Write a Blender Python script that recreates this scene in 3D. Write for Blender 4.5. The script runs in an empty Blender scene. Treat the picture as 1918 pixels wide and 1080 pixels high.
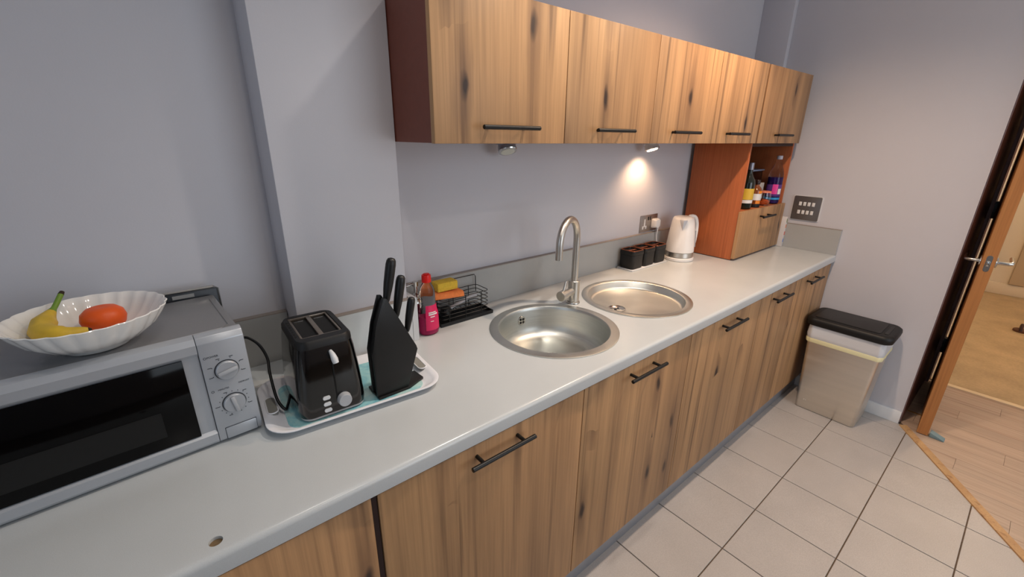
import bpy, bmesh, math, random
from mathutils import Vector, Matrix
random.seed(7)
SC = bpy.context.scene
COL = SC.collection
PI = math.pi
def srgb(r, g, b):
    f = lambda c: (c / 255 / 12.92) if c / 255 <= .04045 else ((c / 255 + .055) / 1.055) ** 2.4
    return (f(r), f(g), f(b), 1)

# ------------------------------------------------------------------ camera
cam_d = bpy.data.cameras.new('camera'); cam = bpy.data.objects.new('camera', cam_d); COL.objects.link(cam)
cam_d.sensor_width = 36; cam_d.lens = 36 * 810.62 / 1918; cam_d.clip_start = .02
RX = Vector((0.77208539, -0.63542162, 0.01111389)); RY = Vector((0.20230412, 0.26231784, 0.94353717)); FW = Vector((0.60245928, 0.72624288, -0.33108018))
m = Matrix.Identity(4)
for i in range(3):
    m[i][0] = RX[i]; m[i][1] = RY[i]; m[i][2] = -FW[i]
m.translation = (0.21416351, -1.36004415, 1.54481083)
cam.matrix_world = m
SC.camera = cam
# ------------------------------------------------------------------ world, exposure, lights
SC.view_settings.view_transform = 'Standard'; SC.view_settings.look = 'None'
SC.view_settings.gamma = 1; SC.view_settings.use_curve_mapping = False
SC.view_settings.exposure = 0.0
w = bpy.data.worlds.new('world'); SC.world = w; w.use_nodes = True
w.node_tree.nodes['Background'].inputs[0].default_value = (.75, .87, 1, 1)
w.node_tree.nodes['Background'].inputs[1].default_value = .6
CEIL = 2.42
def light(kind, name, loc, energy, color, size=.05, rot=(0, 0, 0), sizey=None, cone=None, blend=.6):
    d = bpy.data.lights.new(name, kind); d.energy = energy; d.color = color
    if kind == 'AREA':
        d.size = size
        if sizey: d.shape = 'RECTANGLE'; d.size_y = sizey
    else:
        d.shadow_soft_size = size
    if kind == 'SPOT': d.spot_size = cone; d.spot_blend = blend
    o = bpy.data.objects.new(name, d); COL.objects.link(o); o.location = loc; o.rotation_euler = rot
    return o
WARM = (1, .73, .52); NEUT = (1, .92, .83)
COOL = (.80, .90, 1)
# daylight through the window in the left wall; from behind the camera as an unseen area light
light('AREA', 'daylight_left', (-1.62, -1.75, 1.65), 5.5, (.60, .78, 1), 1.5, (0, -PI / 2, 0), 1.5)
light('AREA', 'daylight_behind', (2.0, -3.45, 1.5), 26, COOL, 1.7, (PI / 2, 0, 0), 1.6)
# ceiling downlights in a row above the edge of the worktop
for x_, e_, c_ in ((.50, 8, NEUT), (1.25, 38, NEUT), (2.14, 66, WARM)):
    light('SPOT', 'downlight', (x_, -.73 if x_ < 2 else -.82, CEIL - .02), e_, c_, .03, (0, 0, 0), cone=math.radians(122 if x_ < 2 else 150), blend=.9)
light('SPOT', 'downlight_far', (.72, -1.6, CEIL - .02), 9, NEUT, .03, (0, 0, 0), cone=math.radians(160), blend=.7)
light('POINT', 'hall_lamp', (5.4, -1.75, 2.3), 38, (1, .72, .46), .12)
light('POINT', 'lobby_lamp', (3.75, -1.85, 2.35), 9, (1, .82, .64), .08)

# ------------------------------------------------------------------ materials
def newmat(name):
    mt = bpy.data.materials.new(name); mt.use_nodes = True
    nt = mt.node_tree; return mt, nt, nt.nodes['Principled BSDF']
def N(nt, t, **kw):
    n = nt.nodes.new(t)
    for k, v in kw.items():
        if k in n.inputs.keys() if isinstance(k, str) and hasattr(n.inputs, 'keys') else False: n.inputs[k].default_value = v
        else: setattr(n, k, v)
    return n
def ramp(nt, fac, stops):
    r = nt.nodes.new('ShaderNodeValToRGB'); e = r.color_ramp.elements
    while len(e) < len(stops): e.new(.5)
    for i, (p, c) in enumerate(stops): e[i].position = p; e[i].color = c
    nt.links.new(fac, r.inputs[0]); return r.outputs[0]
def mix(nt, fac, a, b, mode='MIX'):
    n = nt.nodes.new('ShaderNodeMix'); n.data_type = 'RGBA'; n.blend_type = mode
    for s, v in ((0, fac), (6, a), (7, b)):
        if hasattr(v, 'links') or hasattr(v, 'is_linked'): nt.links.new(v, n.inputs[s])
        else: n.inputs[s].default_value = v
    return n.outputs[2]
def coords(nt, scale, rnd=0., loc=(0, 0, 0)):
    tc = nt.nodes.new('ShaderNodeTexCoord'); src = tc.outputs['Object']
    if rnd:
        oi = nt.nodes.new('ShaderNodeObjectInfo'); ml = nt.nodes.new('ShaderNodeMath'); ml.operation = 'MULTIPLY'; ml.inputs[1].default_value = rnd
        nt.links.new(oi.outputs['Random'], ml.inputs[0]); ad = nt.nodes.new('ShaderNodeVectorMath'); ad.operation = 'ADD'
        nt.links.new(src, ad.inputs[0]); nt.links.new(ml.outputs[0], ad.inputs[1]); src = ad.outputs[0]
    mp = nt.nodes.new('ShaderNodeMapping'); mp.inputs['Scale'].default_value = scale; mp.inputs['Location'].default_value = loc
    nt.links.new(src, mp.inputs[0]); return mp.outputs[0]
def noise(nt, vec, scale=1, detail=3, rough=.5, dist=0):
    n = nt.nodes.new('ShaderNodeTexNoise'); nt.links.new(vec, n.inputs['Vector'])
    n.inputs['Scale'].default_value = scale; n.inputs['Detail'].default_value = detail; n.inputs['Roughness'].default_value = rough; n.inputs['Distortion'].default_value = dist
    return n.outputs['Fac']
def bump(nt, bs, h, strength=.2, dist=.002):
    b = nt.nodes.new('ShaderNodeBump'); b.inputs['Strength'].default_value = strength; b.inputs['Distance'].default_value = dist
    nt.links.new(h, b.inputs['Height']); nt.links.new(b.outputs[0], bs.inputs['Normal'])
MATS = {}
def plain(name, col, rough=.5, metal=0, var=.0, vscale=20, spec=None, trans=0, ior=1.45, coat=0, emit=None, es=0, alpha=1, bumps=0, bscale=200):
    if name in MATS: return MATS[name]
    mt, nt, bs = newmat(name)
    c = col if len(col) == 4 else srgb(*col)
    bs.inputs['Base Color'].default_value = c; bs.inputs['Roughness'].default_value = rough; bs.inputs['Metallic'].default_value = metal
    bs.inputs['IOR'].default_value = ior; bs.inputs['Transmission Weight'].default_value = trans; bs.inputs['Coat Weight'].default_value = coat; bs.inputs['Coat Roughness'].default_value = .08
    if spec is not None: bs.inputs['Specular IOR Level'].default_value = spec
    if emit: bs.inputs['Emission Color'].default_value = emit; bs.inputs['Emission Strength'].default_value = es
    bs.inputs['Alpha'].default_value = alpha
    v = coords(nt, (1, 1, 1), 3.)
    if var:
        f = noise(nt, v, vscale, 4)
        d = tuple(x * (1 - var) for x in c[:3]) + (1,); l = tuple(min(1, x * (1 + var)) for x in c[:3]) + (1,)
        nt.links.new(ramp(nt, f, [(.25, d), (.75, l)]), bs.inputs['Base Color'])
    if bumps: bump(nt, bs, noise(nt, v, bscale, 2), bumps, .001)
    MATS[name] = mt; return mt
def oak(name, base=(194, 150, 106), dark=(98, 70, 52), rnd=37., knots=True, horiz=False):
    mt, nt, bs = newmat(name)
    sw = (lambda a, b, c: (a, c, b)) if horiz else (lambda a, b, c: (a, b, c))
    B_ = srgb(*base); D_ = srgb(*dark)
    lo = tuple(x * .80 for x in B_[:3]) + (1,); hi = tuple(min(1, x * 1.10) for x in B_[:3]) + (1,)
    broad = noise(nt, coords(nt, sw(5.5, 5.5, .55), rnd), 1, 3, .5, .5)
    c = ramp(nt, broad, [(.28, lo), (.5, B_), (.72, hi)])
    fine = noise(nt, coords(nt, sw(150, 150, 3.5), rnd), 1, 4, .6)
    c = mix(nt, ramp(nt, fine, [(.35, (.0, .0, .0, 1)), (.62, (.42, .42, .42, 1))]), c, tuple(x * .60 for x in B_[:3]) + (1,))
    st = noise(nt, coords(nt, sw(6.5, 6.5, .30), rnd, (3, 1, 2)), 1, 2, .5, .6)
    c = mix(nt, ramp(nt, st, [(.48, (0, 0, 0, 1)), (.76, (.50, .50, .50, 1))]), c, D_)
    ck = noise(nt, coords(nt, sw(30, 30, .75), rnd, (1, 5, 4)), 1, 2, .5, .5)
    c = mix(nt, ramp(nt, ck, [(.60, (0, 0, 0, 1)), (.74, (.70, .70, .70, 1))]), c, tuple(x * .7 for x in D_[:3]) + (1,))
    med = noise(nt, coords(nt, sw(48, 48, .9), rnd, (2, 7, 1)), 1, 3, .55, .4)
    c = mix(nt, ramp(nt, med, [(.50, (0, 0, 0, 1)), (.72, (.34, .34, .34, 1))]), c, D_)
    if knots:
        nz = coords(nt, sw(3.7, .01, 2.6), rnd, (.3, 0, .1))
        wn_ = nt.nodes.new('ShaderNodeTexNoise'); wn_.inputs['Scale'].default_value = 1; nt.links.new(coords(nt, sw(26, 26, 9), rnd), wn_.inputs['Vector'])
        ws = nt.nodes.new('ShaderNodeVectorMath'); ws.operation = 'MULTIPLY_ADD'; nt.links.new(wn_.outputs['Color'], ws.inputs[0]); ws.inputs[1].default_value = (.11, 0, .11); nt.links.new(nz, ws.inputs[2])
        vo = nt.nodes.new('ShaderNodeTexVoronoi'); vo.inputs['Scale'].default_value = 1; nt.links.new(ws.outputs[0], vo.inputs['Vector'])
        sb = nt.nodes.new('ShaderNodeVectorMath'); sb.operation = 'SUBTRACT'; nt.links.new(ws.outputs[0], sb.inputs[0]); nt.links.new(vo.outputs['Position'], sb.inputs[1])
        def kd(sx, sz):
            mu = nt.nodes.new('ShaderNodeVectorMath'); mu.operation = 'MULTIPLY'; nt.links.new(sb.outputs[0], mu.inputs[0]); mu.inputs[1].default_value = sw(sx, 0, sz)
            ln = nt.nodes.new('ShaderNodeVectorMath'); ln.operation = 'LENGTH'; nt.links.new(mu.outputs[0], ln.inputs[0]); return ln.outputs['Value']
        sp_ = nt.nodes.new('ShaderNodeSeparateColor'); nt.links.new(vo.outputs['Color'], sp_.inputs[0])
        has = ramp(nt, sp_.outputs[0], [(.42, (0, 0, 0, 1)), (.46, (1, 1, 1, 1))])
        core = mix(nt, 1, ramp(nt, kd(1, .55), [(.022, (.95, .95, .95, 1)), (.06, (0, 0, 0, 1))]), has, 'MULTIPLY')
        halo = mix(nt, 1, ramp(nt, kd(1, .27), [(.0, (.70, .70, .70, 1)), (.05, (.42, .42, .42, 1)), (.13, (0, 0, 0, 1))]), has, 'MULTIPLY')
        c = mix(nt, halo, c, D_); c = mix(nt, core, c, srgb(52, 38, 32))
    nt.links.new(c, bs.inputs['Base Color']); bs.inputs['Roughness'].default_value = .48; bs.inputs['Specular IOR Level'].default_value = .35
    bump(nt, bs, fine, .12, .001)
    MATS[name] = mt; return mt
def steel(name, col=(208, 204, 196), rough=.3, sc=(6, 6, 300)):
    mt, nt, bs = newmat(name); bs.inputs['Metallic'].default_value = 1
    f = noise(nt, coords(nt, sc), 1, 3); b = srgb(*col)
    nt.links.new(ramp(nt, f, [(.3, tuple(x * .88 for x in b[:3]) + (1,)), (.7, b)]), bs.inputs['Base Color'])
    nt.links.new(ramp(nt, f, [(.3, (rough * .85,) * 3 + (1,)), (.7, (rough * 1.15,) * 3 + (1,))]), bs.inputs['Roughness'])
    MATS[name] = mt; return mt
def wallpaint(name, col):
    mt, nt, bs = newmat(name); b = srgb(*col)
    f = noise(nt, coords(nt, (1, 1, 1)), 2.2, 5, .6)
    nt.links.new(ramp(nt, f, [(.3, tuple(x * .965 for x in b[:3]) + (1,)), (.7, b)]), bs.inputs['Base Color'])
    bs.inputs['Roughness'].default_value = .7; bs.inputs['Specular IOR Level'].default_value = .25
    bump(nt, bs, noise(nt, coords(nt, (1, 1, 1)), 260, 3), .12, .001); MATS[name] = mt; return mt
def speckle(name, col, amt=.12, scale=500, rough=.5, rnd=9., big=.05):
    mt, nt, bs = newmat(name); b = srgb(*col)
    f = noise(nt, coords(nt, (1, 1, 1), rnd), scale, 2); g = noise(nt, coords(nt, (1, 1, 1), rnd), 5, 4)
    c = ramp(nt, f, [(.35, tuple(x * (1 - amt) for x in b[:3]) + (1,)), (.65, tuple(min(1, x * (1 + amt)) for x in b[:3]) + (1,))])
    c = mix(nt, 1, c, ramp(nt, g, [(.3, (1 - big * 2,) * 3 + (1,)), (.7, (1, 1, 1, 1))]), 'MULTIPLY')
    nt.links.new(c, bs.inputs['Base Color']); bs.inputs['Roughness'].default_value = rough; bump(nt, bs, f, .1, .0006)
    MATS[name] = mt; return mt

WALL = wallpaint('wall_paint', (208, 206, 211))
HALLW = wallpaint('hall_paint', (222, 205, 178))
WHITE = plain('white_gloss', (226, 226, 226), .35, var=.02)
CEILM = plain('ceiling_white', (232, 232, 230), .8, var=.02)
OAK = oak('oak_laminate')
OAKE = oak('oak_edge', (196, 152, 104), knots=False)
ORANGE = oak('cherry_laminate', (190, 106, 62), (170, 88, 48), knots=False)
DKBROWN = plain('dark_brown_carcass', (118, 62, 48), .5, var=.05, vscale=60)
BLACKM = plain('black_metal', (9, 8, 8), .4)
WORK = speckle('worktop_laminate', (198, 202, 203), .03, 700, .22, 0, .03)
UPST = speckle('upstand_laminate', (176, 176, 174), .03, 700, .35, 0, .03)
UPST_LIT = speckle('upstand_laminate_lit', (206, 208, 210), .03, 700, .35, 0, .03)  # lit copy of the upstand laminate, stronger light at the pillar painted in
UPEDGE = plain('upstand_edge', (150, 140, 132), .4, var=.05)
PLINTH = plain('plinth_grey', (150, 152, 158), .4, metal=.2, var=.05)
STEEL = steel('brushed_steel', (210, 211, 206), .40)
STEELV = steel('brushed_steel_vertical', (205, 200, 192), .34, (200, 200, 3))
CHROME = plain('satin_chrome', (205, 203, 198), .18, 1, var=.03)
TILE = speckle('floor_tile', (188, 181, 176), .10, 420, .42)
GROUT = plain('grout', (110, 92, 76), .9, var=.15, vscale=80)
BLKGLOSS = plain('black_gloss', (5, 5, 6), .12, coat=.5)
BLKMATT = plain('black_matt', (8, 8, 9), .45, var=.2, vscale=40)
BLKSOFT = plain('black_satin', (15, 14, 14), .5, bumps=.1, bscale=300)
SILVER = plain('silver_plastic', (176, 180, 186), .35, .35, var=.02)
SILVERT = plain('silver_lacquer', (140, 140, 142), .42, .5, var=.03, vscale=300)
GREYPL = plain('grey_plastic', (172, 174, 178), .4, var=.02)
PALEPL = plain('pale_plastic', (214, 216, 218), .4, var=.02)
INK = plain('print_ink', (45, 48, 54), .6)
CERAMIC = plain('white_ceramic', (238, 236, 232), .12, coat=.4, var=.015)
WHITEPL = plain('white_plastic', (230, 228, 226), .3, var=.015)
GLASS = plain('clear_glass', (1, 1, 1, 1), .02, trans=1, ior=1.45)
PET = plain('clear_plastic', (.96, .96, .98, 1), .06, trans=1, ior=1.2)

# ------------------------------------------------------------------ mesh building
MW = {}
def lin(o, parent):
    COL.objects.link(o)
    if parent is not None: o.parent = parent; MW[o] = MW[parent]
    else: MW[o] = Matrix.Identity(4)
class B:
    def __init__(s): s.bm = bmesh.new()
    def _tag(s): return set(s.bm.verts)
    def bev(s, verts, off, seg=2, filt=None):
        vs = set(verts); es = [e for e in s.bm.edges if e.verts[0] in vs and e.verts[1] in vs]
        if filt: es = [e for e in es if filt(e)]
        bmesh.ops.bevel(s.bm, geom=es, offset=off, segments=seg, profile=.5, affect='EDGES', clamp_overlap=True)
    def box(s, x0, x1, y0, y1, z0, z1, bev=0, seg=2):
        v = [s.bm.verts.new((x, y, z)) for z in (z0, z1) for x, y in ((x0, y0), (x1, y0), (x1, y1), (x0, y1))]
        for f in ((3, 2, 1, 0), (4, 5, 6, 7), (0, 1, 5, 4), (1, 2, 6, 5), (2, 3, 7, 6), (3, 0, 4, 7)): s.bm.faces.new([v[i] for i in f])
        if bev: s.bev(v, bev, seg)
        return s
    def loft(s, rings, cap0=True, cap1=True, closed=False):
        R_ = [[s.bm.verts.new(p) for p in r] for r in rings]; n = len(R_[0])
        seq = list(zip(R_, R_[1:])) + ([(R_[-1], R_[0])] if closed else [])
        for a, b in seq:
            for i in range(n):
                j = (i + 1) % n
                try: s.bm.faces.new((a[i], a[j], b[j], b[i]))
                except ValueError: pass
        if cap0 and not closed: s.bm.faces.new(R_[0][::-1])
        if cap1 and not closed: s.bm.faces.new(R_[-1])
        return R_
    def prism(s, pts, fn, a, b, bev=0):
        r = s.loft([[fn(u, v, a) for u, v in pts], [fn(u, v, b) for u, v in pts]])
        if bev: s.bev(r[0] + r[1], bev, 2)
        return s
    def cyl(s, p0, p1, r0, r1=None, n=20, bev=0):
        p0 = Vector(p0); p1 = Vector(p1); r1 = r0 if r1 is None else r1
        d = (p1 - p0).normalized(); u = d.orthogonal().normalized(); v = d.cross(u)
        ring = lambda p, r: [p + (u * math.cos(2 * PI * i / n) + v * math.sin(2 * PI * i / n)) * r for i in range(n)]
        if bev:
            L = (p1 - p0).length
            rr = [ring(p0, r0 - bev), ring(p0 + d * bev, r0), ring(p1 - d * bev, r1), ring(p1, r1 - bev)]
        else: rr = [ring(p0, r0), ring(p1, r1)]
        s.loft(rr); return s
    def tube(s, pts, r, n=10, cap=True, closed=False, flat=None):
        P = [Vector(p) for p in pts]; rs = r if isinstance(r, (list, tuple)) else [r] * len(P)
        T = []
        for i in range(len(P)):
            a = P[i - 1] if (i or closed) else P[i]; b = P[(i + 1) % len(P)] if (i < len(P) - 1 or closed) else P[i]
            T.append((b - a).normalized())
        u = T[0].orthogonal().normalized(); rings = []
        for i, p in enumerate(P):
            u = (u - T[i] * u.dot(T[i])).normalized(); v = T[i].cross(u)
            rings.append([p + (u * math.cos(2 * PI * k / n) + v * math.sin(2 * PI * k / n)) * rs[i] for k in range(n)])
        s.loft(rings, cap, cap, closed); return s
    def lathe(s, prof, c, n=40, mod=None, cap0=True, cap1=True, sx=1, sy=1):
        rings = []
        for r, z in prof:
            rings.append([(c[0] + sx * r * (mod(a, r, z) if mod else 1) * math.cos(a), c[1] + sy * r * (mod(a, r, z) if mod else 1) * math.sin(a), c[2] + z) for a in (2 * PI * i / n for i in range(n))])
        s.loft(rings, cap0, cap1); return s
    def done(s, name, mat, parent=None, local=False, smooth=35, dbl=False):
        bm = s.bm
        if dbl: bmesh.ops.remove_doubles(bm, verts=bm.verts, dist=1e-5)
        bmesh.ops.recalc_face_normals(bm, faces=bm.faces)
        me = bpy.data.meshes.new(name); bm.to_mesh(me); bm.free()
        if parent is not None and not local: me.transform(MW[parent].inverted())
        for p in me.polygons: p.use_smooth = True
        me.set_sharp_from_angle(angle=math.radians(smooth))
        me.materials.append(mat)
        o = bpy.data.objects.new(name, me); lin(o, parent); return o
def empty(name, loc, rz=0):
    o = bpy.data.objects.new(name, None); COL.objects.link(o); o.location = loc; o.rotation_euler = (0, 0, rz); o.empty_display_size = .05
    MW[o] = Matrix.Translation(loc) @ Matrix.Rotation(rz, 4, 'Z'); return o
def tag(o, label, cat, group=None):
    o['label'] = label; o['category'] = cat
    if group: o['group'] = group
    return o
def thing(name, label, cat, loc, rz=0, group=None): return tag(empty(name, loc, rz), label, cat, group)
def struct(o, label=None):
    o['kind'] = 'structure'
    if label: o['label'] = label
    return o
def cube(name, mat, parent, x0, x1, y0, y1, z0, z1, bev=0, local=False, seg=2):
    return B().box(x0, x1, y0, y1, z0, z1, bev, seg).done(name, mat, parent, local)
def rrect(cx, cy, hx, hy, r, z, n=6):
    p = []
    for sx, sy, a0 in ((1, 1, 0), (-1, 1, PI / 2), (-1, -1, PI), (1, -1, 3 * PI / 2)):
        for i in range(n + 1):
            a = a0 + PI / 2 * i / n; p.append((cx + sx * (hx - r) + r * math.cos(a), cy + sy * (hy - r) + r * math.sin(a), z))
    return p
def smooth_path(pts, k=6):
    P = [Vector(p) for p in pts]; out = []
    for i in range(len(P) - 1):
        a = P[max(0, i - 1)]; b = P[i]; c = P[i + 1]; d = P[min(len(P) - 1, i + 2)]
        for j in range(k):
            t = j / k; out.append(.5 * ((2 * b) + (c - a) * t + (2 * a - 5 * b + 4 * c - d) * t * t + (3 * b - a - 3 * c + d) * t ** 3))
    out.append(P[-1]); return out
def text_mesh(name, s, size, mat, parent, mtx):
    cu = bpy.data.curves.new(name, 'FONT'); cu.body = s; cu.size = size; cu.align_x = 'CENTER'; cu.align_y = 'CENTER'; cu.extrude = .0001
    to = bpy.data.objects.new(name, cu); COL.objects.link(to)
    dg = bpy.context.evaluated_depsgraph_get(); me = bpy.data.meshes.new_from_object(to.evaluated_get(dg))
    bpy.data.objects.remove(to); bpy.data.curves.remove(cu)
    me.transform(mtx); me.materials.clear(); me.materials.append(mat)
    o = bpy.data.objects.new(name, me); lin(o, parent); return o

# ------------------------------------------------------------------ key dimensions (metres)
ZW = .90; YW = -.6626; YF = -.6516; L = 3.307; XL = -1.7; YB = -3.5
PX0, PX1, PY = .460, .790, -.135
DX, DY = 4.1, -1.165          # doorway plane and wall return

# ------------------------------------------------------------------ the room
wl = struct(cube('wall_back', WALL, None, XL, L + .1, 0, .1, 0, CEIL), 'pale grey painted wall behind the worktop')
struct(cube('wall_pillar', WALL, None, PX0, PX1, PY, 0, .857, CEIL, .003), 'grey painted pillar standing out of the wall beside the wall cabinets')
struct(cube('wall_boxing', WALL, None, 3.262, L, -.175, 0, 1.0, CEIL, .002), 'narrow painted pipe boxing in the corner above the wall cabinets')
struct(cube('wall_end', WALL, None, L, L + .12, DY, .1, 0, CEIL, .0), 'pale end wall with the light switches')
struct(cube('wall_front', WALL, None, XL, 4.2, YB - .1, YB, 0, CEIL))
FRAME_SHADE = plain('frame_and_wall_shade', (150, 120, 116), .45, var=.15, vscale=30)  # door frame colour, also the painted shade on the wall return
wr = struct(cube('wall_return', WALL, None, L + .12, DX - .05, DY, DY + .1, 0, CEIL), 'short wall beside the open door, its shade painted as a dark panel')
cube('wall_shade_panel', FRAME_SHADE, wr, L + .012, DX - .05, DY - .004, DY - .0005, .0, 2.12)  # dark sheet that paints in the shade on this plain painted wall
lw = B()
for (y0, y1, z0, z1) in ((YB, -2.5, 0, CEIL), (-1.0, .1, 0, CEIL), (-2.5, -1.0, 0, .9), (-2.5, -1.0, 2.4, CEIL)): lw.box(XL - .15, XL, y0, y1, z0, z1)
struct(lw.done('wall_left', WALL))
wn = struct(B().box(XL - .12, XL - .07, -2.5, -1.0, .9, .95).box(XL - .12, XL - .07, -2.5, -1.0, 2.35, 2.4).box(XL - .12, XL - .07, -2.5, -2.45, .95, 2.35).box(XL - .12, XL - .07, -1.05, -1.0, .95, 2.35).box(XL - .12, XL - .07, -1.775, -1.725, .95, 2.35).done('window_1', WHITE))
cube('pane', GLASS, wn, XL - .1, XL - .094, -2.45, -1.775, .95, 2.35); cube('pane', GLASS, wn, XL - .1, XL - .094, -1.725, -1.05, .95, 2.35)
w2 = struct(B().box(1.12, 2.88, YB, YB + .03, .66, .71).box(1.12, 2.88, YB, YB + .03, 2.29, 2.34).box(1.12, 1.17, YB, YB + .03, .71, 2.29).box(2.83, 2.88, YB, YB + .03, .71, 2.29).box(1.975, 2.025, YB, YB + .03, .71, 2.29).done('window_added', WHITE))  # unseen window added on the solid wall to match the area light there
cube('pane', GLASS, w2, 1.17, 1.975, YB + .008, YB + .014, .71, 2.29); cube('pane', GLASS, w2, 2.025, 2.83, YB + .008, YB + .014, .71, 2.29)
struct(cube('ceiling', CEILM, None, XL - .15, 7.3, YB - .1, .1, CEIL, CEIL + .1))

# floor: tiles with a wood floor beyond a slanted joint
A2 = Vector((3.27, -1.189)); B2 = Vector((2.5674, -1.683)); dd = (B2 - A2).normalized(); nn = Vector((dd.y, -dd.x))
if nn.dot(Vector((4, -2)) - A2) < 0: nn = -nn          # nn points to the wood side
def clip(poly, p0, n, keep_neg=True):
    out = []; sg = 1 if keep_neg else -1
    ds = [sg * (Vector(p) - p0).dot(n) for p in poly]
    for i in range(len(poly)):
        j = (i + 1) % len(poly); a = Vector(poly[i]); b = Vector(poly[j])
        if ds[i] <= 0: out.append(tuple(a))
        if (ds[i] < 0) != (ds[j] < 0): t = ds[i] / (ds[i] - ds[j]); out.append(tuple(a + (b - a) * t))
    return out
def area(p): return abs(sum(p[i][0] * p[(i + 1) % len(p)][1] - p[(i + 1) % len(p)][0] * p[i][1] for i in range(len(p)))) / 2
fl = struct(cube('floor', GROUT, None, XL - .15, 7.3, YB - .1, .1, -.06, -.006), 'beige floor tiles with thin brown joints')
T = .3035; tx, ty = 2.9125, -.909; g = .0022
shared = None
for i in range(-2, 10):
    for j in range(-7, 2):
        x0 = tx - i * T; y0 = ty + j * T
        q = [(x0 + g, y0 + g), (x0 + T - g, y0 + g), (x0 + T - g, y0 + T - g), (x0 + g, y0 + T - g)]
        if y0 > -.3 or x0 > L: continue
        q2 = clip(q, A2, nn, True)
        if x0 + T > L: q2 = clip(q2, Vector((L, 0)), Vector((1, 0)), True)
        if len(q2) < 3 or area(q2) < 2e-4: continue
        if j < -4 and i > 6: continue
        full = abs(area(q2) - (T - 2 * g) ** 2) < 1e-6
        if full and shared:
            o = bpy.data.objects.new('tile', shared); COL.objects.link(o); o.parent = fl; o.location = (x0, y0, 0); continue
        b = B(); ox, oy = (x0, y0)
        r = b.loft([[(u - ox, v - oy, -.006) for u, v in q2], [(u - ox, v - oy, -.0008) for u, v in q2], [((u - ox - T / 2) * .993 + T / 2, (v - oy - T / 2) * .993 + T / 2, 0) for u, v in q2]], cap0=False)
        o = b.done('tile', TILE, None, smooth=20); o.parent = fl; o.location = (ox, oy, 0)
        if full: shared = o.data
# wood planks running across the lobby
PLANK = oak('floor_oak', (196, 172, 152), (166, 136, 114), 21., False, True)
fw = struct(cube('floor_lobby', GROUT, None, 2.5, DX, -2.6, -1.16, -.0058, -.004), 'light oak plank floor beyond the tiles')
pw = .118
for i in range(14):
    x0 = DX - (i + 1) * pw; off = (i * .37) % .9
    ys = [-1.165] + [-1.165 - off - .9 * k for k in range(3) if off > .02 or k] + [-2.6]
    ys = sorted({round(max(v, -2.6), 4) for v in ys}, reverse=True)
    for ya, yb in zip(ys, ys[1:]):
        q = [(x0 + .0006, yb + .0006), (x0 + pw - .0006, yb + .0006), (x0 + pw - .0006, ya - .0006), (x0 + .0006, ya - .0006)]
        q = clip(q, A2 + nn * .02, nn, False)
        if x0 < L + .0: q = [p for p in q]
        if len(q) < 3 or area(q) < 1e-4: continue
        b = B(); b.loft([[(u, v, -.004) for u, v in q], [(u, v, .001) for u, v in q]], cap0=False)
        b.done('plank', PLANK, fw, smooth=20)
s = B(); a = A2 - dd * .02; e = B2 + dd * .9
STRIPM = oak('oak_strip', (206, 164, 116), (170, 120, 80), 5, False)
s.loft([[(a + nn * u).to_3d() + Vector((0, 0, z)) for u, z in ((-.008, -.003), (-.005, .005), (.03, .007), (.038, -.003))], [(e + nn * u).to_3d() + Vector((0, 0, z)) for u, z in ((-.008, -.003), (-.005, .005), (.03, .007), (.038, -.003))]])
struct(s.done('trim_1', STRIPM), 'oak joint strip between tiles and planks')
HALLF = speckle('hall_floor_mottled', (196, 166, 124), .06, 60, .5, 0, .14)
struct(cube('floor_hall', HALLF, None, DX + .02, 7.1, -3.5, -.6, -.0058, .0), 'mottled tan floor of the hall')
struct(cube('trim_2', plain('pale_threshold', (232, 208, 170), .4), None, DX - .018, DX + .024, -2.6, -1.2, -.003, .006, .002), 'pale threshold strip in the doorway')
struct(cube('trim_3', plain('brass_strip', (190, 150, 92), .35, .8), None, 3.50, 3.512, -1.245, DY - .006, .0005, .004), 'thin brass strip beside the dark shade panel')
struct(cube('wall_hall', HALLW, None, 7.1, 7.2, YB, .1, 0, CEIL)); struct(cube('wall_hall_side', HALLW, None, DX + .05, 7.1, -.62, -.5, 0, CEIL))
struct(cube('wall_lobby', HALLW, None, DX + .0, DX + .1, -1.19, -.5, 0, CEIL)); 
struct(cube('baseboard_hall', plain('hall_skirting', (226, 206, 176), .4), None, 7.075, 7.1, -3.5, -.62, 0, .12, .004))
hd = struct(cube('door_2', plain('cream_door', (196, 172, 140), .45), None, 7.06, 7.098, -2.2, -1.36, .125, 2.05, .003), 'cream door leaf at the far end of the hall')
struct(cube('baseboard_end', WHITE, None, L - .016, L, DY, -.62, 0, .075, .003), 'white skirting along the end wall')
# door frame post at the hinge and the open door
struct(cube('trim_4', FRAME_SHADE, None, DX - .05, DX + .12, -1.186, DY + .02, 0, 2.1, .003), 'dark door frame post')
DOORW = oak('door_oak', (190, 130, 76), (150, 92, 50), 3, False)
ang = math.atan2(.05, .82)
dr = empty('door_1', (3.27, -1.2475, .006), ang); struct(dr, 'oak veneered door standing open, seen along its edge')
cube('leaf', DOORW, dr, 0.0015, .815, -.0475, 0, 0, 2.03, .0015, local=True)
cube('edge_strip', DOORW, dr, 0, .0015, -.0465, -.001, 0, 2.03, 0, local=True)
b = B(); b.prism([(p[0], p[1]) for p in rrect(0, 0, .0105, .04, .0104, 0)], lambda u, v, t: (t, u - .0238, v + .985), -.0012, .0, 0)
lp = b.done('lock_plate', CHROME, dr, local=True); cube('latch', CHROME, lp, -.008, 0, -.0305, -.017, .972, .998, .003, local=True)
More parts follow.
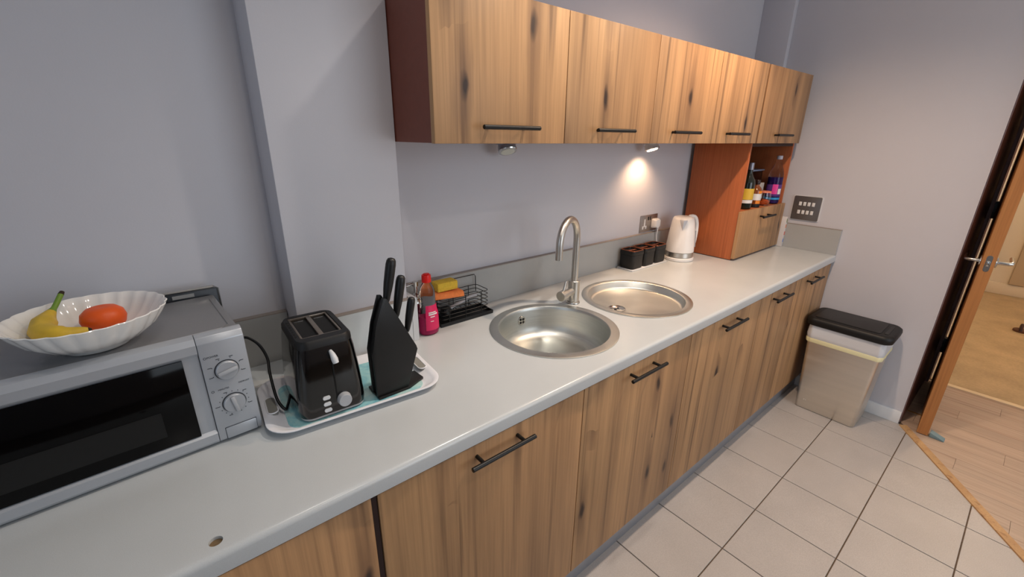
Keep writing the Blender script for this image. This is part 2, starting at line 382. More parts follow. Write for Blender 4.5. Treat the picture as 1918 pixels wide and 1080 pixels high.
for sg, y0 in ((1, 0), (-1, -.0475)):
    b = B(); b.cyl((.06, y0, .985), (.06, y0 + sg * .008, .985), .026, n=24, bev=.002)
    pt = [(.06, y0 + sg * .006, .985), (.06, y0 + sg * .045, .985), (.066, y0 + sg * .053, .986), (.08, y0 + sg * .056, .988), (.18, y0 + sg * .056, .992)]
    b.tube(pt, [.009, .0085, .009, .009, .0095], 12)
    b.done('lever_handle', CHROME, dr, local=True)
for zc in (.27, 1.16, 1.85):
    B().box(.79, .83, -.004, .018, zc - .05, zc + .05, .001).cyl((.825, .006, zc - .05), (.825, .006, zc + .05), .008, n=12).done('hinge', BLACKM, dr, local=True)
b = B(); b.prism([(0, 0), (.062, 0), (.062, .005), (0, .028)], lambda u, v, t: (3.275 + t * .55 + .0, -1.30 - u, .002 + v) , 0, .08, .002)
tag(b.done('door_wedge', plain('blue_grey_rubber', (118, 142, 148), .6, var=.05), None), 'blue grey rubber wedge on the floor beside the oak door', 'door wedge')
b = B(); b.loft([rrect(5.80, -1.575, .05 * k, .09 * k, .045 * k, z) for k, z in ((.94, .0005), (1, .004), (1, .014), (.97, .018))])
sh = tag(b.done('sandal', plain('brown_leather', (96, 60, 40), .6, var=.1), None), 'brown sandal lying on the mottled hall floor', 'shoe')
B().tube(smooth_path([(5.752, -1.53, .014), (5.77, -1.53, .05), (5.80, -1.53, .06), (5.83, -1.53, .05), (5.848, -1.53, .014)]), .011, 8).done('strap', plain('dark_strap', (60, 34, 26), .6), sh)

# ------------------------------------------------------------------ worktop, upstands, plinth
S1 = (1.2356, -.366); S2 = (1.7371, -.3576); RS = .2303
wt = thing('worktop', 'long pale grey worktop with two round sinks let into it', 'worktop', (.8, -.3, .85))
bm = bmesh.new()
def loop(pts):
    v = [bm.verts.new(p) for p in pts]; return [bm.edges.new((v[i], v[(i + 1) % len(v)])) for i in range(len(v))]
def circ(c, r, n, z): return [(c[0] + r * math.cos(2 * PI * i / n), c[1] + r * math.sin(2 * PI * i / n), z) for i in range(n)]
x0 = -1.2; yfl = YW + .012
outer = [(x0, 0, ZW), (x0, yfl, ZW), (L - .001, yfl, ZW), (L - .001, 0, ZW), (PX1 + .001, 0, ZW), (PX1 + .001, PY, ZW), (PX0 - .001, PY, ZW), (PX0 - .001, 0, ZW)]
es = loop(outer); holes = [(S1, .215, 64), (S2, .215, 64), ((.1821, -.629), .0105, 20)]
for c, r, n in holes: es += loop(circ(c, r, n, ZW))
bmesh.ops.triangle_fill(bm, use_beauty=True, use_dissolve=False, edges=es, normal=(0, 0, 1))
for c, r, n in holes:
    a = [bm.verts.new(p) for p in circ(c, r, n, ZW)]; b_ = [bm.verts.new(p) for p in circ(c, r, n, .862)]
    for i in range(n): bm.faces.new((a[i], a[(i + 1) % n], b_[(i + 1) % n], b_[i]))
prof = [(yfl, ZW)] + [(yfl - .012 * math.sin(t), ZW - .012 + .012 * math.cos(t)) for t in (PI / 8 * k for k in range(1, 5))] + [(YW, .86), (YW + .006, .854), (YW + .03, .854)]
ra = [bm.verts.new((x0, y, z)) for y, z in prof]; rb = [bm.verts.new((L - .001, y, z)) for y, z in prof]
for i in range(len(prof) - 1): bm.faces.new((ra[i], ra[i + 1], rb[i + 1], rb[i]))
bmesh.ops.remove_doubles(bm, verts=bm.verts, dist=1e-5)
k = B(); k.bm.free(); k.bm = bm; k.done('slab', WORK, wt, smooth=30)
B().cyl((.1821, -.629, .862), (.1821, -.629, .894), .0103, n=20).done('hole_plug', plain('chipboard_brown', (120, 98, 70), .8, var=.2, vscale=300), wt)
def upstand(nm, label, x0, x1, y0, y1, mat=None):
    t = thing(nm, label, 'upstand', ((x0 + x1) / 2, (y0 + y1) / 2, ZW))
    cube('board', mat or UPST, t, x0, x1, y0, y1, ZW + .0005, 1.047); cube('edge_band', UPEDGE, t, x0, x1, y0, y1, 1.047, 1.05); return t
upstand('worktop_upstand', 'grey upstand along the wall behind microwave and toaster', -1.2, PX0 - .002, -.02, -.0005)
up = upstand('worktop_upstand', 'grey upstand with its light painted in, wrapped round the pillar behind the toaster and knife block', PX0 - .002, PX1 + .003, PY - .02, PY - .0005, UPST_LIT)
cube('return_board', UPST_LIT, up, PX1 + .0045, PX1 + .024, PY - .02, -.021, ZW + .0005, 1.05)
upstand('worktop_upstand', 'long grey upstand behind the tap, the sinks and the black canisters', PX1 + .024, L - .021, -.02, -.0005)
upstand('worktop_upstand', 'short grey upstand on the end wall below the switches', L - .02, L - .0005, YW + .002, -.0005)
struct(cube('trim_5', PLINTH, None, -1.2, L - .002, -.622, -.604, 0, .108, .001), 'grey plinth below the base cabinets')

# ------------------------------------------------------------------ cabinets
def bar_handle(name, parent, xc, yf, z, hl=.0988, so=.064, mat=BLACKM):
    b = B(); yb = yf - .033
    b.cyl((xc - hl, yb, z), (xc + hl, yb, z), .006, n=14, bev=.001)
    for s_ in (-1, 1): b.cyl((xc + s_ * so, yf, z), (xc + s_ * so, yb, z), .005, n=12)
    return b.done(name, mat, parent)
base = [(-.40, .436, None, 'leftmost oak base cabinet, under the microwave end of the worktop'),
        (.45, 1.0815, .7614, 'oak base cabinet under the left of the bowl sink, nearest handle to camera'),
        (1.0845, 1.6885, 1.3756, 'oak base cabinet below the deep bowl sink'),
        (1.6915, 2.3085, 2.0042, 'oak base cabinet below the shallow drainer sink'),
        (2.3115, 2.7485, 2.5201, 'oak base cabinet second from the end wall'),
        (2.7515, 3.292, 2.973, 'oak base cabinet at the end wall beside the steel bin')]
for (x0, x1, h, lb) in base:
    t = thing('base_cabinet', lb, 'cabinet', ((x0 + x1) / 2, -.33, 0), 0, 'oak base cabinets under the worktop')
    b = B(); zb, zt = .109, .70 if x0 > .4 and x0 < 2.3 else .853
    b.box(x0 - .001, x0 + .017, -.63, -.03, zb, zt).box(x1 - .017, x1 + .001, -.63, -.03, zb, zt).box(x0 + .017, x1 - .017, -.63, -.03, zb, zb + .018).box(x0 + .017, x1 - .017, -.04, -.03, zb + .018, zt)
    b.done('carcass', DKBROWN, t)
    d = cube('door', OAK, t, x0, x1, YF, -.632, .112, .848, .0012)
    if h: bar_handle('handle', d, h, YF, .8141)
t = tag(cube('filler_strip', plain('gap_brown', (44, 24, 20), .7), None, .4372, .4482, -.648, -.62, .109, .853), 'dark gap strip between the two nearest oak base cabinets', 'filler strip')

ZC, ZT, YU = 1.527, 1.8845, -.3658
wall = [(.786, 1.2415, 1.0105, 'oak wall cabinet with exposed dark brown side next to the pillar'),
        (1.2445, 1.701, 1.4612, 'oak wall cabinet second from the pillar, between the two spotlights'),
        (1.704, 2.161, 1.9103, 'oak wall cabinet above the kettle and the lit spotlight'),
        (2.164, 2.619, 2.3576, 'oak wall cabinet directly left of the narrow dark gap'),
        (2.637, 3.205, 2.8985, 'oak wall cabinet at the right end above the shelf of bottles')]
for n_, (x0, x1, h, lb) in enumerate(wall):
    t = thing('wall_cabinet', lb, 'cabinet', ((x0 + x1) / 2, -.17, ZC), 0, 'oak wall cabinets in a row')
    ya = -.346; xa = x0 + (.006 if n_ == 0 else 0)
    b = B(); b.box(xa, x1 + .0012, ya, -.001, ZC, ZT); b.done('carcass', DKBROWN, t)
    d = cube('door', OAK, t, x0, x1, YU, ya - .0015, ZC - .001, ZT + .001, .0012)
    bar_handle('handle', d, h, YU, 1.5674)
# spotlights below the wall cabinets
LAMPON = plain('lit_lens', (255, 225, 180), .4, emit=(1, .78, .5, 1), es=14)
LAMPOFF = plain('dim_lens', (206, 208, 196), .25)
for (x_, on, lb) in ((1.2528, 0, 'unlit round spotlight under the leftmost wall cabinets'), (2.1616, 1, 'glowing round spotlight under the wall cabinets above the socket')):
    t = thing('spotlight', lb, 'spotlight', (x_, -.065, ZC - .001), 0, 'spotlights under the wall cabinets')
    d = Vector((.0, -.30, -.95)).normalized() if not on else Vector((.02, .22, -.97)).normalized()
    d0 = Vector((-.12, -.42, -.9)).normalized() if not on else Vector((.02, -.34, -.94)).normalized()
    p = Vector((x_, -.065, ZC - .002))
    b = B(); b.cyl(p, p - Vector((0, 0, .008)), .036, n=28); b.cyl(p - Vector((0, 0, .006)), p + d0 * .032, .031, .035, 28); b.done('housing', SILVER if not on else plain('white_housing', (210, 205, 196), .4), t)
    c = p + d0 * .0322
    b = B(); b.cyl(c, c + d0 * .004, .035, .033, 28); b.done('ring', CHROME, t)
    b = B(); b.cyl(c + d0 * .0042, c + d0 * .0055, .026, .025, 24); b.done('lens', LAMPON if on else LAMPOFF, t)
    if on:
        q = c + d0 * .014
        lo = light('SPOT', 'spotlight_beam', q, 6, (1, .62, .36), .02, (0, 0, 0), cone=math.radians(130), blend=.8)
        lo.rotation_euler = Vector((.02, .12, -.99)).to_track_quat('-Z', 'Y').to_euler()

# open shelf cabinet standing on the worktop
cx0, cx1, cyf = 2.662, 3.25, -.328
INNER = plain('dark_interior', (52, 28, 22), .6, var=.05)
t = thing('countertop_cabinet', 'reddish cherry cabinet on the worktop with open bottle shelf and oak drawer', 'cabinet', ((cx0 + cx1) / 2, -.17, ZW))
z0, z1 = ZW + .004, ZC - .002
cube('side_panel', ORANGE, t, cx0, cx0 + .018, cyf, -.022, z0, z1, .0008); cube('side_panel', ORANGE, t, cx1 - .018, cx1, cyf, -.022, z0, z1, .0008)
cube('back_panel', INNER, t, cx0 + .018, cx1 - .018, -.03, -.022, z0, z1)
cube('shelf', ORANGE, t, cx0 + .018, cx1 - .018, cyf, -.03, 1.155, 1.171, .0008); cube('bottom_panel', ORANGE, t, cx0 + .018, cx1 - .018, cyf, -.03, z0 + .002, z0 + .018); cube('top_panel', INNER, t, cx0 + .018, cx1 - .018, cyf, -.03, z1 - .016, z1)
dw = cube('drawer_front', OAK, t, cx0 - .003, cx1 + .003, cyf - .020, cyf - .0015, z0 + .008, 1.174, .0012)
bar_handle('handle', dw, 2.955, cyf - .020, 1.128, .085, .05)

# ------------------------------------------------------------------ sinks and tap
def sink(name, label, c, prof, cat='sink'):
    t = thing(name, label, cat, (c[0], c[1], ZW)); b = B()
    b.lathe(prof, (c[0], c[1], ZW), 72, cap0=False, cap1=True); b.done('bowl', STEEL, t, smooth=50); return t
s1 = sink('round_sink', 'deep round stainless steel sink bowl below the tap spout', S1,
     [(.2303, .0006), (.2303, .003), (.226, .0042), (.200, .0042), (.1975, .001), (.196, -.01), (.191, -.07), (.184, -.094), (.168, -.110), (.14, -.118), (.06, -.121), (.042, -.122)])
b = B(); b.lathe([(.043, -.1225), (.043, -.1195), (.039, -.1185), (.034, -.120), (.03, -.124), (.006, -.125), (.006, -.119), (.001, -.119)], (S1[0], S1[1], ZW), 32, cap0=False); b.done('drain', CHROME, s1)
oa = math.radians(86); oc = Vector((S1[0] + .1915 * math.cos(oa), S1[1] + .1915 * math.sin(oa), ZW - .042)); on_ = Vector((-math.cos(oa), -math.sin(oa), .06)).normalized()
b = B(); b.cyl(oc - on_ * .001, oc + on_ * .002, .019, .0175, 28); of = b.done('overflow', CHROME, s1)
for k_ in range(4):
    a = PI / 4 + k_ * PI / 2; u = Vector((0, 0, 1)); v = on_.cross(u).normalized(); p = oc + on_ * .0021 + (u * math.sin(a) + v * math.cos(a)) * .0092
    B().cyl(p, p + on_ * .0004, .0052, n=12).done('opening', BLKMATT, of)
s2 = sink('round_drainer', 'shallow round stainless steel drainer between the bowl sink and kettle', S2,
     [(.2297, .0006), (.2297, .003), (.226, .0042), (.203, .0042), (.200, .002), (.196, -.022), (.190, -.027), (.18, -.029), (.04, -.030), (.03, -.0302)])
dc = (1.626, -.345)
b = B(); b.lathe([(.036, -.0285), (.036, -.027), (.031, -.0265), (.028, -.0285), (.001, -.029)], (dc[0], dc[1], ZW), 28, cap0=False); dr2 = b.done('drain', CHROME, s2)
for ox in (-.008, .009): B().cyl((dc[0] + ox, dc[1], ZW - .0288), (dc[0] + ox, dc[1], ZW - .0278), .005, n=12).done('opening', BLKMATT, dr2)
tp = thing('kitchen_tap', 'brushed steel mixer tap with a high arched spout', 'tap', (1.477, -.234, ZW))
TC = Vector((1.477, -.234, ZW)); ta = math.radians(201); tdv = Vector((math.cos(ta), math.sin(ta), 0)); rA = .085
b = B(); b.cyl(TC + Vector((0, 0, .0008)), TC + Vector((0, 0, .008)), .028, .027, 32, .001); b.done('base_ring', STEELV, tp)
b = B(); b.cyl(TC + Vector((0, 0, .008)), TC + Vector((0, 0, .098)), .0235, n=32, bev=.0015); b.done('body', STEELV, tp)
pts = [TC + Vector((0, 0, z)) for z in (.095, .15, .2, .25, .272)] + [TC + Vector((0, 0, .272)) + tdv * (rA - rA * math.cos(a)) + Vector((0, 0, rA * math.sin(a))) for a in (PI * k_ / 18 for k_ in range(1, 18))]
pts += [TC + tdv * 2 * rA + Vector((0, 0, z)) for z in (.272, .25, .222)]
b = B(); b.tube(pts, .0135, 20); b.done('spout', STEELV, tp)
hd_ = Vector((-.98, -.16, -.05)).normalized(); hc = TC + Vector((0, 0, .055))
b = B(); b.cyl(hc + hd_ * .015, hc + hd_ * .060, .0165, n=28, bev=.001); b.cyl(hc + hd_ * .060, hc + hd_ * .094, .0205, n=28, bev=.0015); kn = b.done('lever_barrel', STEELV, tp)
b = B(); q = hc + hd_ * .077; b.cyl(q + Vector((0, 0, .012)), q + Vector((.018, .004, .055)), .0042, n=12); b.done('lever_pin', STEELV, kn)

# ------------------------------------------------------------------ microwave and what is on it
mwv = thing('microwave', 'silver microwave oven with black door glass and two round dials', 'microwave', (.308, -.345, ZW), math.radians(3.5))
MWD = .285
b = B(); b.box(-.478, -.002, .02, MWD, .012, .252, .004)
b.done('casing', SILVERT, mwv, local=True)
dprof = [(.0, .006), (-.004, .012), (-.004, .03), (.004, .036), (.004, .214), (-.002, .222), (-.002, .240), (.004, .252), (.014, .2565), (.021, .2565), (.021, .006)]
b = B(); b.prism(dprof, lambda u, v, t: (t, u, v), -.478, -.0845); dm = b.done('door', SILVER, mwv, local=True, smooth=25)
cube('glass', plain('oven_glass', (4, 4, 5), .08, spec=.2), dm, -.462, -.112, -.0005, .003, .036, .2145, .0008, local=True)
cube('window_screen', plain('oven_screen', (26, 26, 26), .3, spec=.3), dm, -.40, -.165, -.0012, -.0006, .062, .118, 0, local=True)
b = B(); b.prism([(.0, .006), (-.003, .010), (-.003, .240), (.004, .252), (.014, .2565), (.021, .2565), (.021, .006)], lambda u, v, t: (t, u, v), -.0835, .0, .0015); cp = b.done('control_panel', SILVER, mwv, local=True, smooth=30)
for kz, rot in ((.171, 12), (.0905, 100)):
    b = B(); b.cyl((-.0425, -.003, kz), (-.0425, -.0042, kz), .0228, n=36); b.done('dial_ring', INK, cp, local=True)
    b = B(); b.cyl((-.0425, -.004, kz), (-.0425, -.011, kz), .0212, .0205, 36, .001); kb = b.done('dial', SILVER, cp, local=True)
    b = B(); b.box(-.019, .019, -.0175, -.0108, -.0042, .0042, .0028); g_ = b.done('grip', GREYPL, kb, local=True)
    g_.data.transform(Matrix.Translation((-.0425, 0, kz)) @ Matrix.Rotation(math.radians(-rot), 4, 'Y'))
B().box(-.070, -.009, -.0042, -.0025, .008, .036, .0008).done('release_outline', INK, cp, local=True)
B().box(-.0692, -.0098, -.0058, -.003, .0088, .0352, .0015).done('release_button', SILVER, cp, local=True)
b = B()
for (cx_, cz_, r0, ns, a0, a1) in ((-.0425, .171, .0275, 6, 200, -20), (-.0425, .0905, .0275, 15, 250, -70)):
    for i in range(ns):
        a = math.radians(a0 + (a1 - a0) * i / (ns - 1)); px_, pz_ = cx_ + r0 * math.cos(a), cz_ + r0 * math.sin(a)
        b.box(px_ - .0008, px_ + .0008, -.0034, -.0029, pz_ - .0008, pz_ + .0008)
        if ns == 6 or i % 3 == 0:
            ex = cx_ + (r0 + .0045) * math.cos(a); ez = cz_ + (r0 + .003) * math.sin(a)
            b.box(ex - .0035, ex + .0035, -.0034, -.0029, ez - .0006, ez + .0006)
b.done('scale_marks', INK, cp, local=True)['kind'] = 'stuff'
RX90 = Matrix.Rotation(PI / 2, 4, 'X')
text_mesh('power_print', 'POWER', .0058, INK, cp, Matrix.Translation((-.062, -.0033, .2075)) @ RX90)
text_mesh('timer_print', 'MINUTES', .0050, INK, cp, Matrix.Translation((-.056, -.0033, .1285)) @ RX90)
text_mesh('defrost_print', 'DEFROST', .0050, INK, cp, Matrix.Translation((-.017, -.0033, .1330)) @ RX90)
for kz in (.2075, .1285):
    b = B(); b.tube([(-.0755 + .0024 * math.cos(a), -.0032, kz + .0024 * math.sin(a)) for a in (PI / 6 * i for i in range(12))], .0004, 6, closed=True); b.done('symbol', INK, cp, local=True)
b = B(); b.tube([(-.46, .03, .2524)] + [(-.03 + .0 * i, .03, .2524) for i in range(1)] + [(-.016, .045, .2524), (-.016, .25, .2524)], .0012, 6); b.done('top_rib', SILVERT, mwv, local=True)
for fx in (-.44, -.04):
    for fy in (.05, MWD - .04): B().cyl((fx, fy, .0005), (fx, fy, .013), .014, n=16).done('foot', BLKMATT, mwv, local=True)
bt = thing('baking_tray', 'black tray with a shiny rim stood on edge behind the microwave', 'tray', (.15, -.042, ZW))
B().box(-.02, .300, -.052, -.036, ZW + .001, 1.166, .003).done('panel', plain('navy_black', (22, 26, 34), .35), bt)
B().tube([(-.02, -.044, 1.168), (.292, -.044, 1.168), (.300, -.044, 1.162), (.300, -.044, .93)], .0045, 8).done('rim', CHROME, bt)
cube('paper_tag', plain('grey_tag', (150, 150, 150), .6), bt, .205, .250, -.0535, -.0524, 1.152, 1.161)

ZM = ZW + .2525
BC = (.078, -.262); 
fb = lambda a, r, z: 1 + (.030 * (abs(math.cos(12 * a)) - .5)) * min(1, max(0, z / .03))
t = thing('fruit_bowl', 'white scalloped ceramic bowl on top of the microwave', 'bowl', (BC[0], BC[1], ZM))
pr = [(.046, .0005), (.050, .002), (.052, .008), (.075, .017), (.098, .036), (.112, .056), (.119, .068), (.1175, .0695), (.115, .068), (.108, .056), (.094, .038), (.072, .021), (.045, .0125), (.002, .0115)]
b = B(); b.lathe(pr, (BC[0], BC[1], ZM), 144, mod=fb); b.done('dish', CERAMIC, t, smooth=60)
YEL = plain('banana_yellow', (214, 178, 52), .5, var=.14, vscale=45); GRN = plain('banana_green', (112, 146, 48), .5, var=.1); TIPB = plain('banana_tip', (48, 34, 22), .7)
def banana(label, pts, r, stem):
    P = smooth_path(pts, 8); n = len(P); o = thing('banana', label, 'banana', tuple(P[0]), 0, 'bananas in the white bowl'); k = int(n * .74)
    rs = [r * min(1, .35 + 3.2 * i / n) * (1 if i < n * .55 else max(.24, 1 - (i / n - .55) * 3.4)) for i in range(n)]
    B().tube(P[:k + 1], rs[:k + 1], 8).done('flesh', YEL, o, smooth=60)
    B().tube(P[k:], rs[k:], 8).done('stem', GRN, o, smooth=60)
    d = (P[-1] - P[-2]).normalized(); B().cyl(P[-1], P[-1] + d * .007, rs[-1] * 1.05, rs[-1] * .8, 8).done('tip', TIPB, o)
    d = (P[0] - P[1]).normalized(); B().cyl(P[0], P[0] + d * .004, rs[0], rs[0] * .6, 8).done('blossom_end', TIPB, o)
zb = ZM
banana('banana with a green stem pointing up at the bowl rim', [(.076, -.296, zb + .043), (.038, -.294, zb + .043), (.013, -.262, zb + .045), (.013, -.222, zb + .052), (.026, -.194, zb + .068), (.038, -.172, zb + .087)], .0195, True)
o = tag(B().lathe([(.001, -.026), (.012, -.0265), (.024, -.021), (.033, -.009), (.036, .003), (.033, .015), (.024, .0235), (.012, .0265), (.005, .0255), (.001, .025)], (.094, -.235, zb + .041), 32, cap0=True).done('tangerine', plain('orange_peel', (232, 92, 26), .42, var=.06, bumps=.25, bscale=420), None, smooth=60), 'bright orange tangerine in the white scalloped bowl', 'fruit')

# ------------------------------------------------------------------ tray, toaster, knife block
trc = (.530, -.308); tr = thing('serving_tray', 'white plastic tray with aqua lining under the toaster and knife block', 'tray', (trc[0], trc[1], ZW), math.radians(-4.5))
HX, HY = .213, .138
b = B()
def rr(hx, hy, r, z): return rrect(0, 0, hx, hy, r, z, 8)
b.loft([rr(.172, .110, .03, .001), rr(.178, .116, .034, .003), rr(.196, .126, .045, .016), rr(.208, .133, .055, .0195), rr(HX, HY, .06, .0185), rr(HX, HY, .06, .0165), rr(.206, .131, .053, .017), rr(.192, .122, .043, .013), rr(.176, .115, .033, .0045), rr(.170, .111, .03, .0035)][::1], cap0=True, cap1=True)
b.done('tray_body', plain('tray_white', (234, 234, 238), .3, var=.01), tr, local=True, smooth=50)
def aqua():
    mt, nt, bs = newmat('aqua_print')
    f = noise(nt, coords(nt, (1, 1, 1)), 14, 5, .65, .8)
    c = ramp(nt, f, [(.3, srgb(96, 168, 190)), (.48, srgb(150, 205, 210)), (.62, srgb(190, 220, 216)), (.75, srgb(120, 190, 200))]); nt.links.new(c, bs.inputs['Base Color']); bs.inputs['Roughness'].default_value = .3; return mt
b = B(); b.loft([rr(.168, .109, .03, .0037), rr(.1675, .1085, .03, .0048)]); b.done('lining', aqua(), tr, local=True)
for sg in (-1, 1):
    b = B(); b.prism([(p[0], p[1]) for p in rrect(sg * .191, 0, .0105, .038, .0104, 0)], lambda u, v, t_: (u + sg * .0, v, t_ + (.0 if True else 0)), .0128, .0186)
    b.done('grip_opening', plain('opening_shade', (140, 138, 130), .5), tr, local=True)
    b = B(); b.tube([(p[0], p[1], .0188) for p in rrect(sg * .191, 0, .0115, .039, .0114, 0)], .0016, 6, closed=True); b.done('grip_rim', MATS['tray_white'], tr, local=True)

ZT_ = ZW + .0052
to = thing('toaster', 'black two slot toaster with grey dial on the tray', 'toaster', (.4605, -.310, ZT_), math.radians(-2))
b = B(); b.loft([rrect(0, 0, .069, .082, .022, .0002), rrect(0, 0, .074, .087, .024, .004), rrect(0, 0, .074, .087, .024, .009)]); b.done('base', GREYPL, to, local=True)
b = B(); b.loft([rrect(0, 0, hx, hy, r, z, 8) for hx, hy, r, z in ((.0755, .0885, .026, .0092), (.077, .090, .027, .02), (.0755, .0895, .027, .06), (.0715, .088, .027, .11), (.066, .086, .026, .155), (.0625, .084, .025, .172))]); bd = b.done('body', BLKGLOSS, to, local=True, smooth=60)
b = B(); ro = [rrect(0, 0, .0632, .0848, .026, .1715, 8), rrect(0, 0, .0625, .084, .026, .182, 8), rrect(0, 0, .0575, .079, .022, .1885, 8), rrect(0, .006, .047, .064, .006, .1885, 8), rrect(0, .006, .046, .063, .006, .180, 8)]
b.loft(ro, cap0=False, cap1=True); tpn = b.done('top_panel', BLKSOFT, to, local=True, smooth=45)
fm = B()
for (x0, x1, y0, y1) in ((-.046, .046, -.057, -.052), (-.046, .046, .064, .069), (-.046, -.041, -.052, .064), (.041, .046, -.052, .064), (-.0055, .0055, -.052, .064)): fm.box(x0, x1, y0, y1, .1802, .1872, .001)
fm.done('slot_frame', plain('warm_steel', (150, 138, 126), .3, .9, var=.1, vscale=60), tpn, local=True)
for sx in (-1, 1):
    b = B(); b.box(sx * .0235 - .0165, sx * .0235 + .0165, -.0515, .0635, .1803, .1812); b.done('slot', plain('slot_black', (6, 5, 5), .7), tpn, local=True)
    for yy in (.05,): B().box(sx * .0235 - .012, sx * .0235 + .010, yy - .001, yy + .001, .1813, .184).done('wire', CHROME, tpn, local=True)
for i in range(7): B().box(-.0555, -.0505, -.045 + i * .014, -.036 + i * .014, .1868, .1889).done('vent', plain('vent_black', (3, 3, 3), .8), tpn, local=True)
yf = -.0905
b = B(); b.tube([(.006, -.085, .158), (.007, -.096, .154), (.008, -.104, .146), (.009, -.107, .138)], [.004, .006, .0075, .0065], 12); b.done('lever', PALEPL, to, local=True, smooth=60)
b = B(); b.box(.0045, .0075, -.0905, -.087, .05, .16); b.done('lever_track', plain('vent_black', (3, 3, 3), .8), to, local=True)
b = B(); b.cyl((.021, yf + .002, .036), (.021, yf - .011, .036), .0165, .0150, 32, .001); dl = b.done('dial', GREYPL, to, local=True)
for i in range(3): B().prism([(p[0], p[1]) for p in rrect(0, 0, .0085, .0042, .0041, 0)], lambda u, v, t_: (u - .018, t_, v + .0515 - i * .0155), yf - .0018, yf + .003).done('button', PALEPL, to, local=True)
cpts = [(-.072, .03, .02), (-.088, -.005, .012), (-.098, -.02, .012), (-.108, .005, .03), (-.108, .045, .075), (-.104, .075, .100), (-.112, .12, .118), (-.128, .19, .112), (-.140, .222, .100), (-.150, .236, .09)]
B().tube(smooth_path(cpts, 8), .0034, 8).done('power_cord', BLKMATT, to, local=True, smooth=60)

for o_ in [o_ for c_ in to.children for o_ in (c_, *c_.children)]: o_.data.transform(Matrix.Diagonal((1.0, 1.12, 1.065, 1)))
kb_ = thing('knife_block', 'black slanted knife block standing on the tray', 'knife block', (.62, -.39, ZT_))
side = [(.560, .0065), (.645, .0065), (.679, .108), (.676, .119), (.606, .266), (.596, .268), (.573, .20), (.558, .132)]
for (ya, yb) in ((-.412, -.405), (-.382, -.375)): B().prism(side, lambda u, v, t_: (u, t_, v + ZT_), ya, yb, .001).done('side_plate', BLKMATT, kb_)
core = [(.566, .0065), (.640, .0065), (.671, .104), (.668, .112), (.600, .256), (.580, .20), (.564, .132)]
B().prism(core, lambda u, v, t_: (u, t_, v + ZT_), -.4048, -.3822).done('core', plain('block_core', (30, 29, 29), .6), kb_)
B().prism([(.562, -.417), (.648, -.415), (.700, -.392), (.697, -.345), (.562, -.345)], lambda u, v, t_: (u, v, t_ + ZT_), .0003, .0063, .001).done('foot_plate', BLKSOFT, kb_)
HND = plain('knife_handle', (20, 20, 21), .42, bumps=.06, bscale=200)
for (x0, z0_, x1, z1_, r, lb) in ((.6118, 1.155, .6355, 1.2645, .0118, 'black handled knife with the tallest handle in the knife block'), (.6345, 1.110, .6570, 1.2165, .0112, 'black handled knife in the middle slot of the knife block'), (.6610, 1.062, .6815, 1.153, .0098, 'black handled knife with the lowest handle in the knife block')):
    kk = thing('kitchen_knife', lb, 'knife', (x0, -.3935, z0_ - .02), 0, 'knives in the black block')
    a = Vector((x0, -.3935, z0_)); e = Vector((x1, -.3935, z1_)); d = (e - a).normalized(); Ln = (e - a).length
    pr_ = [(-.0, .55), (.06, .72), (.16, .78), (.28, .9), (.45, 1.0), (.7, 1.05), (.85, 1.05), (.94, .95), (.985, .7), (1.0, .3)]
    b = B(); b.tube([a + d * Ln * s_ for s_, _ in pr_], [r * k_ for _, k_ in pr_], 16); b.done('handle', HND, kk, smooth=60)
    p = a + d * .002; q = a - d * .055; u = d.cross(Vector((0, 1, 0))).normalized()
    b = B(); b.loft([[p + u * .006 + Vector((0, -.001, 0)), p - u * .006 + Vector((0, -.001, 0)), p - u * .006 + Vector((0, .001, 0)), p + u * .006 + Vector((0, .001, 0))], [q + u * .006 + Vector((0, -.001, 0)), q - u * .006 + Vector((0, -.001, 0)), q - u * .006 + Vector((0, .001, 0)), q + u * .006 + Vector((0, .001, 0))]]); b.done('blade', STEEL, kk)

# ------------------------------------------------------------------ washing up corner
so = thing('dish_soap_bottle', 'clear dish soap bottle with pink liquid and a red cap', 'bottle', (.866, -.128, ZW))
SC_ = (.866, -.128, ZW + .0005)
bp = [(.028, .0), (.034, .004), (.0355, .012), (.035, .05), (.0335, .075), (.0285, .095), (.027, .115), (.0285, .135), (.027, .155), (.021, .172), (.0145, .183), (.0125, .190)]
b = B(); b.lathe(bp, SC_, 36, sx=1.0, sy=.78); b.done('bottle_body', PET, so, smooth=60)
b = B(); b.lathe([(.026, .002), (.032, .006), (.0332, .012), (.0328, .05), (.032, .066), (.001, .067)], SC_, 36, sx=1.0, sy=.76); b.done('liquid', plain('pink_soap', (206, 38, 108), .1, trans=.35, ior=1.3), so, smooth=50)
b = B(); ll = []
for i in range(13):
    a = math.radians(-128 + i * 9); ll.append((math.cos(a), math.sin(a)))
b.loft([[(SC_[0] + r_ * c_, SC_[1] + .78 * r_ * s_, SC_[2] + z_) for c_, s_ in ll] + [(SC_[0] + (r_ - .001) * c_, SC_[1] + .78 * (r_ - .001) * s_, SC_[2] + z_) for c_, s_ in ll[::-1]] for r_, z_ in ((.0368, .02), (.0366, .05), (.0352, .075), (.0312, .092), (.0296, .108))])
lbm = b.done('front_label', plain('label_pink', (214, 34, 92), .35), so, smooth=60)
b = B()
